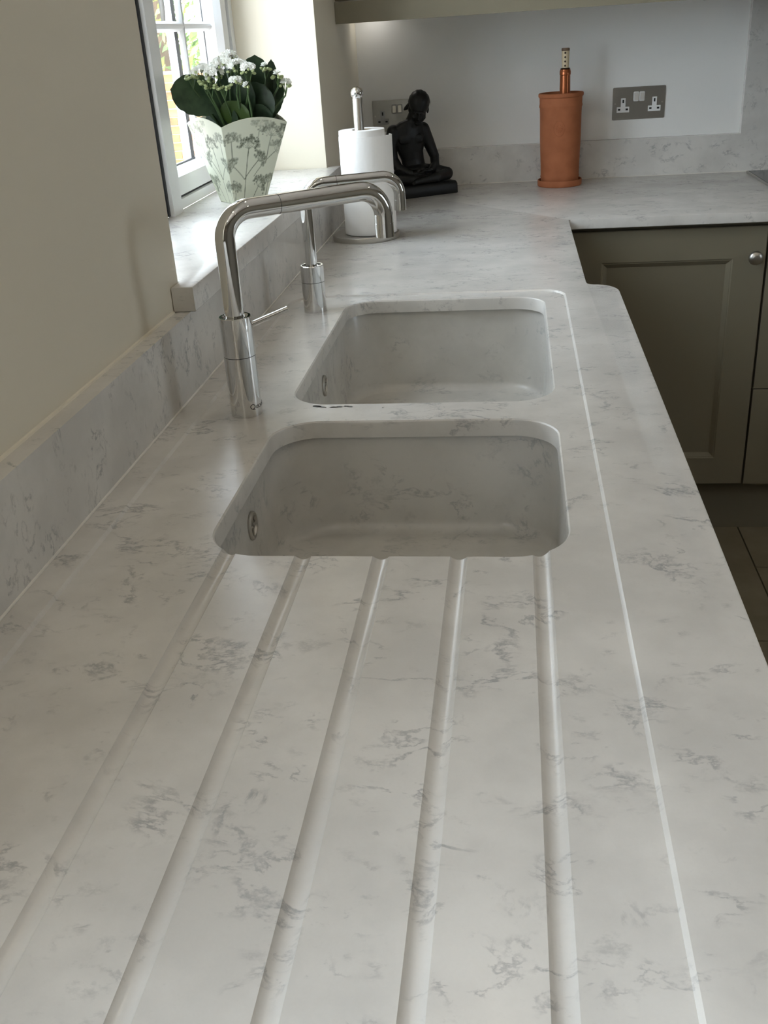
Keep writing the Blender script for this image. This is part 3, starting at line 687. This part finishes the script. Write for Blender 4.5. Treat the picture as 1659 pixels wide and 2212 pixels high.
# ---- wall cabinet with pelmet, extractor
wc = thing('wall_cabinet', 'olive taupe wall cabinet with pelmet above the statue and the wine cooler', 'cabinet', (.46, FAR, .447))
x0, x1 = LW - .46 + .001, .955 - .46
obj('carcass', B((x0, -.325, .052), (x1, -.001, .80)), CAB, wc)
bm = B((x0, -.3455, 0), (x1, -.327, .0495)); box(bm, (x1 - .018, -.327, 0), (x1, -.002, .0495)); obj('pelmet', bm, CAB, wc, bev=.001)
xm = (x0 + x1) / 2
for a, b in ((x0 + .002, xm - .0015), (xm + .0015, x1 - .002)):
    bm = bmesh.new(); shaker(bm, a, b, .0535, .80, -.3445, .07); obj('door', bm, CAB, wc)
ul = thing('under_cabinet_light', 'small round light fixed under the wall cabinet in the corner', 'lamp', (.035, 3.02, .499 - .0005))
bm = bmesh.new(); lathe(bm, [(.026, 0), (.026, -.008), (.021, -.009)], 24, cap1=False); obj('housing', bm, STEEL, ul, smooth=30)
bm = bmesh.new(); lathe(bm, [(.0215, -.0082), (.0215, -.0088)], 24); obj('lens', bm, LAMP2, ul)
ex = thing('extractor_hood', 'dark extractor hood over the hob at the top edge of the picture', 'extractor', (1.40, FAR, .447))
bm = bmesh.new(); box(bm, (-.41, -.44, 0), (.45, -.026, .05)); obj('canopy', bm, mat('dark_metal', (.08, .08, .075), .35, .8), ex, bev=.002)
obj('chimney', B((-.15, -.28, .05), (.15, -.026, 1.10)), STEEL, ex)

# ================================================================== PLANT IN PAPER POT
ZS = .1372
# paper pot, four printed faces with arched tops; print carried as per-point colour on a fine grid
def umbel_canvas(W, Hh, plants):
    A = np.zeros((Hh, W)); yy, xx = np.mgrid[0:Hh, 0:W]; xs = (xx + .5) / W; ys = (yy + .5) / Hh; asp = Hh / W * 1.0
    def seg(x0, y0, x1, y1, wd, k):
        dx, dy = x1 - x0, (y1 - y0) * asp; px_, py_ = xs - x0, (ys - y0) * asp
        t = np.clip((px_ * dx + py_ * dy) / (dx * dx + dy * dy + 1e-9), 0, 1); d = np.hypot(px_ - t * dx, py_ - t * dy)
        np.maximum(A, k * np.clip(1.4 - d / wd, 0, 1), out=A)
    def dot(x, y, r, k): d = np.hypot(xs - x, (ys - y) * asp); np.maximum(A, k * np.clip(1.5 - d / r, 0, 1), out=A)
    rnd = random.Random(5)
    for (bx, by, tx, ty, R, k) in plants:
        seg(bx, by, tx, ty, .009, k * .9)
        n = 9
        for i in range(n):
            a = math.atan2((ty - by) * asp, tx - bx) + (i - (n - 1) / 2) * .30
            ex_, ey_ = tx + R * math.cos(a), ty + R * math.sin(a) / asp
            seg(tx, ty, ex_, ey_, .0035, k * .7)
            for q in range(11): dot(ex_ + rnd.gauss(0, .028), ey_ + rnd.gauss(0, .028) / asp, rnd.uniform(.010, .022), k * rnd.uniform(.5, 1))
    return A
plants = [(.30, -.05, .42, .62, .16, 1), (.33, .28, .62, .48, .12, .9), (.33, .28, .12, .45, .11, .8), (.10, .45, .12, .74, .11, .8), (.55, .30, .93, .60, .14, .7), (.78, .45, .80, .76, .16, .8),
          (.50, -.05, .68, .17, .15, .9), (.95, .0, .92, .22, .12, .8), (.55, .60, .60, .85, .13, .55), (.95, .70, 1.02, .84, .10, .9), (.03, -.02, .10, .16, .10, .8)]
cv = umbel_canvas(150, 210, plants)
PRINT = mat('printed_cream_paper', (.72, .72, .60), .55, spec=.3); t_ = NT(PRINT)
at = t_.n('ShaderNodeAttribute', _attribute_name='ink'); t_.l(t_.mix(at.outputs['Fac'], (.60, .62, .50), (.06, .072, .045)), t_.b.inputs['Base Color'])
INNER = mat('plain_paper_inside', (.50, .50, .45), .7)
topc = [Vector((-.110, 1.880, 0)), Vector((-.003, 1.960, 0)), Vector((-.088, 2.055, 0)), Vector((-.203, 1.972, 0))]
topz = [.281, .279, .283, .286]
botc = [Vector((-.117, 1.930, 0)), Vector((-.062, 1.968, 0)), Vector((-.100, 2.018, 0)), Vector((-.157, 1.976, 0))]
pc = Vector((-.108, 1.970, ZS))
pot = thing('paper_pot', 'square tapering cream paper pot printed with grey umbellifers on the sill', 'plant pot', pc)
for f in range(4):
    a, b = f, (f + 1) % 4; nx, nz = (110, 150) if f in (0, 3) else (24, 30)
    me = bpy.data.meshes.new('printed_panel'); V = []; F = []; ink = []
    A0, A1 = topc[a].copy(), topc[b].copy(); A0.z, A1.z = topz[a], topz[b]; B0, B1 = botc[a].copy(), botc[b].copy(); B0.z = B1.z = ZS
    nrm = ((A1 - A0).cross(B0 - A0)).normalized()
    cen_t = sum(topc, Vector()) / 4; 
    if nrm.dot(Vector(((A0 + A1) / 2 - cen_t).to_2d().to_3d())) < 0: nrm = -nrm
    for j in range(nz + 1):
        v = j / nz
        for i in range(nx + 1):
            u = i / nx; arch = .0145 * (1 - (2 * u - 1) ** 2) * 1.0
            P0 = B0.lerp(B1, u); P1 = A0.lerp(A1, u) + Vector((0, 0, arch))
            p = P0.lerp(P1, v) + nrm * (.004 * math.sin(PI * u) * v)
            V.append(p - pc)
            uu = u if f == 0 else 1 - u; cxi = min(149, int(uu * 150)); cyi = min(209, int(v * .96 * 210))
            ink.append(float(cv[cyi, cxi]) * (1.0 if v < .97 else .3))
    for j in range(nz):
        for i in range(nx):
            k = j * (nx + 1) + i; F.append((k, k + 1, k + nx + 2, k + nx + 1))
    me.from_pydata([tuple(v) for v in V], [], F); at_ = me.attributes.new('ink', 'FLOAT', 'POINT'); at_.data.foreach_set('value', ink)
    for p in me.polygons: p.use_smooth = True
    me.materials.append(PRINT); me.materials.append(INNER)
    o = bpy.data.objects.new('printed_panel', me); C.objects.link(o); o.parent = pot
    md = o.modifiers.new('s', 'SOLIDIFY'); md.thickness = .0009; md.offset = -1 if (F and True) else 0; md.material_offset = 0
bm = bmesh.new(); bm.faces.new([bm.verts.new(tuple(Vector((b.x, b.y, ZS + .0006)) - pc)) for b in botc])
r = bmesh.ops.extrude_face_region(bm, geom=bm.faces[:]); bmesh.ops.translate(bm, verts=[v for v in r['geom'] if isinstance(v, bmesh.types.BMVert)], vec=(0, 0, .001)); obj('pot_base', bm, INNER, pot)

pl = thing('flowering_plant', 'flowering houseplant with small white blooms and fleshy dark leaves in the paper pot', 'plant', (pc.x, pc.y, ZS + .004))
pb = Vector(pl.location)
bm = bmesh.new(); R = []
for k, z in ((.0, .002), (.42, .055), (.55, .075)):
    R.append([tuple(botc[i].lerp(topc[i], k * .9) * 1.0 + ((pc.to_2d().to_3d()) - botc[i].lerp(topc[i], k * .9)) * .12 + Vector((0, 0, ZS + z)) - pb) for i in range(4)])
rings(bm, R); obj('soil', bm, SOIL, pl)

rnd = random.Random(3)
def leaf(base, tip, nrm, wdt, m, curl=.2, scal=.035, name='leaf'):
    """fleshy scalloped leaf from base to tip, nrm = upper side"""
    base, tip, nrm = Vector(base), Vector(tip), Vector(nrm).normalized(); ax = tip - base; L_ = ax.length; ax.normalize()
    sd = ax.cross(nrm).normalized(); nrm = sd.cross(ax).normalized(); bm = bmesh.new(); nu, nv = 26, 10; G = []
    for i in range(nu + 1):
        u = i / nu; uu = u ** 1.12; wv = math.sqrt(max(0, 1 - (2 * uu - 1) ** 2)) * wdt / 2; wv = max(wv, .0022)
        wv *= 1 + scal * abs(math.sin(u * PI * 5.5)) * (u > .25); row = []
        for j in range(nv + 1):
            s = (j / nv) * 2 - 1
            p = base + ax * (u * L_ * (1.0 + .02 * (1 - s * s))) + sd * (s * wv) + nrm * (curl * wv * s * s * .8 - curl * L_ * .55 * u * u + .003 * math.sin(u * 9 + s * 3) * wdt * 8 * u * (s * s))
            row.append(bm.verts.new(p - pb))
        G.append(row)
    for i in range(nu):
        for j in range(nv): bm.faces.new((G[i][j], G[i + 1][j], G[i + 1][j + 1], G[i][j + 1]))
    r = bmesh.ops.solidify(bm, geom=bm.faces[:], thickness=.0014)
    return obj(name, bm, m, pl, smooth=60)
def W(y, x, z): return (x, y, z)
# (positions measured against the pot: big pale leaf left, dark mass middle, upright leaf right)
leaf((-.112, 1.935, .322), (-.203, 1.905, .350), (.05, -.90, .35), .072, LEAF, .02, .06)
leaf((-.100, 1.955, .290), (-.086, 1.925, .368), (.0, -.95, .25), .080, LEAF, .12)
leaf((-.075, 1.965, .285), (-.038, 1.940, .345), (.15, -.90, .35), .074, LEAF, .15)
leaf((-.065, 1.975, .285), (-.052, 1.958, .395), (.20, -.95, .10), .066, LEAF, .10)
leaf((-.040, 1.975, .290), (-.020, 1.972, .386), (.96, -.25, .10), .052, LEAF, .10)
leaf((-.050, 1.985, .280), (-.030, 1.985, .370), (.50, -.80, .10), .060, LEAF, .10)
leaf((-.105, 1.985, .280), (-.090, 1.985, .385), (.05, -.95, .10), .085, LEAF, .10)
leaf((-.130, 1.975, .280), (-.130, 1.985, .350), (-.10, -.95, .20), .070, LEAF, .15)
leaf((-.098, 1.935, .276), (-.086, 1.915, .322), (.05, -.85, .50), .060, LEAFL, .10, .012)
leaf((-.120, 1.945, .270), (-.108, 1.925, .316), (-.1, -.85, .50), .060, LEAF, .12)
leaf((-.060, 1.960, .272), (-.045, 1.940, .312), (.2, -.85, .45), .050, LEAF, .12)
leaf((-.140, 1.985, .272), (-.160, 2.000, .325), (-.4, -.60, .6), .055, LEAF, .2)
leaf((-.100, 2.010, .272), (-.100, 2.030, .330), (.0, .40, .9), .060, LEAF, .2)
leaf((-.075, 1.995, .272), (-.045, 2.000, .320), (.5, .2, .8), .055, LEAF, .2)
# flower heads: stems, florets, buds
petal_proto = {}
def floret_mesh(kind):
    if kind in petal_proto: return petal_proto[kind]
    bm = bmesh.new()
    if kind == 'f':
        for ring_, (n, L_, lift) in enumerate(((5, .0052, .0010), (5, .0044, .0022), (4, .0028, .0032))):
            for k in range(n):
                a = 2 * PI * k / n + ring_ * .6; c_, s_ = math.cos(a), math.sin(a); V = []
                for (u, v_, z) in ((.0, 0, 0), (.5, -.42, .5), (.9, -.30, .95), (1.02, 0, .9), (.9, .30, .95), (.5, .42, .5)):
                    x, y = u * L_, v_ * L_; V.append(bm.verts.new((x * c_ - y * s_, x * s_ + y * c_, lift * (.4 + z))))
                bm.faces.new(V)
        me = bpy.data.meshes.new('floret'); bm.to_mesh(me); bm.free(); me.materials.append(PETAL)
    else:
        bmesh.ops.create_uvsphere(bm, u_segments=8, v_segments=6, radius=1, matrix=Matrix.Diagonal((.0024, .0024, .0034, 1)))
        me = bpy.data.meshes.new('bud'); bm.to_mesh(me); bm.free(); me.materials.append(BUD)
        for p in me.polygons: p.use_smooth = True
    petal_proto[kind] = me; return me
def head(cx, cy, cz, R_, nf, nb, root_):
    c = Vector((cx, cy, cz)); bm = bmesh.new(); hub = c - Vector((0, 0, R_ * 1.0 + .008))
    tube(bm, [Vector(root_) - pb, (Vector(root_).lerp(hub, .6) + Vector((0, 0, .004))) - pb, hub - pb], [.0022, .0019, .0016], 8)
    pts = []
    for i in range(nf + nb):
        a = rnd.uniform(0, 2 * PI); e = rnd.uniform(.15, 1) ** .7 * PI / 2 if i < nf else rnd.uniform(-.30, .45)
        dv = Vector((math.cos(a) * math.cos(e), math.sin(a) * math.cos(e), math.sin(e) * .75)); p = c + dv * R_ * (1 if i < nf else rnd.uniform(.85, 1.12)); pts.append((p, dv, i < nf))
        if i % 3 == 0: tube(bm, [hub - pb, p - dv * .002 - pb], [.0011, .0007], 5)
    st_ = obj('flower_stem', bm, STEM, pl, smooth=60)
    for p, dv, isf in pts:
        me = floret_mesh('f' if isf else 'b'); o = bpy.data.objects.new('floret' if isf else 'bud', me); C.objects.link(o); o.parent = st_; o.location = p - pb
        dv = (dv + Vector((0, -.45, .1))).normalized() if isf else dv
        o.rotation_euler = dv.to_track_quat('Z', 'Y').to_euler(); s = rnd.uniform(1.1, 1.5) if isf else rnd.uniform(.9, 1.25); o.scale = (s, s, s)
head(-.141, 1.915, .370, .019, 22, 12, (-.118, 1.950, .275))
head(-.120, 1.906, .368, .016, 18, 12, (-.112, 1.950, .275))
head(-.097, 1.925, .385, .021, 32, 8, (-.108, 1.955, .275))
head(-.112, 1.915, .381, .014, 16, 6, (-.108, 1.955, .275))
head(-.073, 1.908, .375, .018, 28, 6, (-.090, 1.950, .275))
head(-.054, 1.903, .371, .015, 20, 8, (-.085, 1.950, .275))
head(-.078, 1.898, .354, .010, 8, 7, (-.085, 1.945, .275))
head(-.163, 1.912, .368, .011, 1, 20, (-.130, 1.950, .275))
head(-.093, 1.935, .397, .011, 3, 14, (-.095, 1.965, .275))
head(-.034, 1.955, .372, .010, 2, 14, (-.060, 1.970, .275))
head(-.012, 1.955, .358, .009, 1, 12, (-.055, 1.970, .275))
head(.000, 1.958, .343, .009, 3, 12, (-.050, 1.970, .275))
head(-.056, 1.893, .347, .004, 1, 3, (-.060, 1.925, .285))
head(-.103, 1.903, .346, .011, 0, 14, (-.100, 1.945, .275))
head(-.134, 1.903, .358, .012, 1, 16, (-.118, 1.940, .275))
head(-.126, 1.900, .350, .010, 0, 12, (-.118, 1.940, .275))


# ================================================================== GARDEN
struct('ground', B((-30, -8, OUT - .3), (LW - TH - .002, 40, OUT)), PAVE)
struct('garden_ground', B((RIGHT + TH + .002, -8, OUT - .3), (14, 12, OUT)), PAVE)
gw = thing('garden_brick_wall', 'sunlit orange brick garden wall seen through the window', 'wall', (-3.6, 9.6, OUT))
wl, wh = 3.2, 1.22; bw, bh = .225, .075
obj('wall_core', B((-wl / 2, .012, 0), (wl / 2, .21, wh)), MORTAR, gw)
bmes = []
for m_ in BRICKM:
    bm = B((-.1075, -.0, -.0325), (.1075, .05, .0325)); bmesh.ops.bevel(bm, geom=bm.edges[:], offset=.003, segments=1, affect='EDGES'); me = bpy.data.meshes.new('brick'); bm.to_mesh(me); bm.free(); me.materials.append(m_); bmes.append(me)
for j in range(int(wh / bh)):
    for i in range(14):
        x = -wl / 2 + .115 + i * bw + (.1125 if j % 2 else 0)
        if x > wl / 2 - .1: continue
        o = bpy.data.objects.new('brick', bmes[rnd.choice((0, 0, 1, 2))]); C.objects.link(o); o.parent = gw; o.location = (x, rnd.uniform(-.003, .003), .04 + j * bh)
tag(obj('overexposed_patio_block', B((-3.7, 7.6, OUT), (-2.2, 8.3, OUT + .30)), OVEREXP, bev=.01), 'low white block added for the overexposed paving of the patio outside the window', 'planter')  # added white block standing in for overexposed paving
def tree(x, y, r, h, label):
    t = thing('garden_tree', label, 'tree', (x, y, OUT), group=None)
    bm = bmesh.new(); tube(bm, [(0, 0, 0), (.05, 0, h * .5), (0, .05, h)], [.12, .09, .06], 10); obj('trunk', bm, BARK, t)
    bm = bmesh.new(); N = 5200; R2 = random.Random(int(x * 100))
    for k in range(N):
        v = Vector((R2.gauss(0, 1), R2.gauss(0, 1), R2.gauss(0, 1))).normalized(); n_ = noise.noise(v * 2.3 + Vector((x, y, 0)))
        p = v * r * (R2.uniform(.72, 1.0) + .28 * n_); p.z = p.z * 1.0 + h
        s = R2.uniform(.035, .07); a = Vector((R2.gauss(0, 1), R2.gauss(0, 1), R2.gauss(0, 1))).normalized(); b = a.orthogonal().normalized(); c = a.cross(b)
        V = [bm.verts.new(p + q) for q in (b * s * 1.5, c * s * .6, -b * s * 1.5, -c * s * .6)]; bm.faces.new(V)
    tag(obj('foliage', bm, BUSH, t), kind='stuff')
tree(-3.9, 12.9, 1.7, 2.0, 'leafy garden tree behind the brick wall, left one in the window')
tree(-.6, 14.5, 1.3, 2.0, 'leafy garden tree behind the brick wall, right one in the window')
tree(-7.4, 17.5, 2.0, 2.3, 'leafy garden tree furthest back beyond the brick wall')
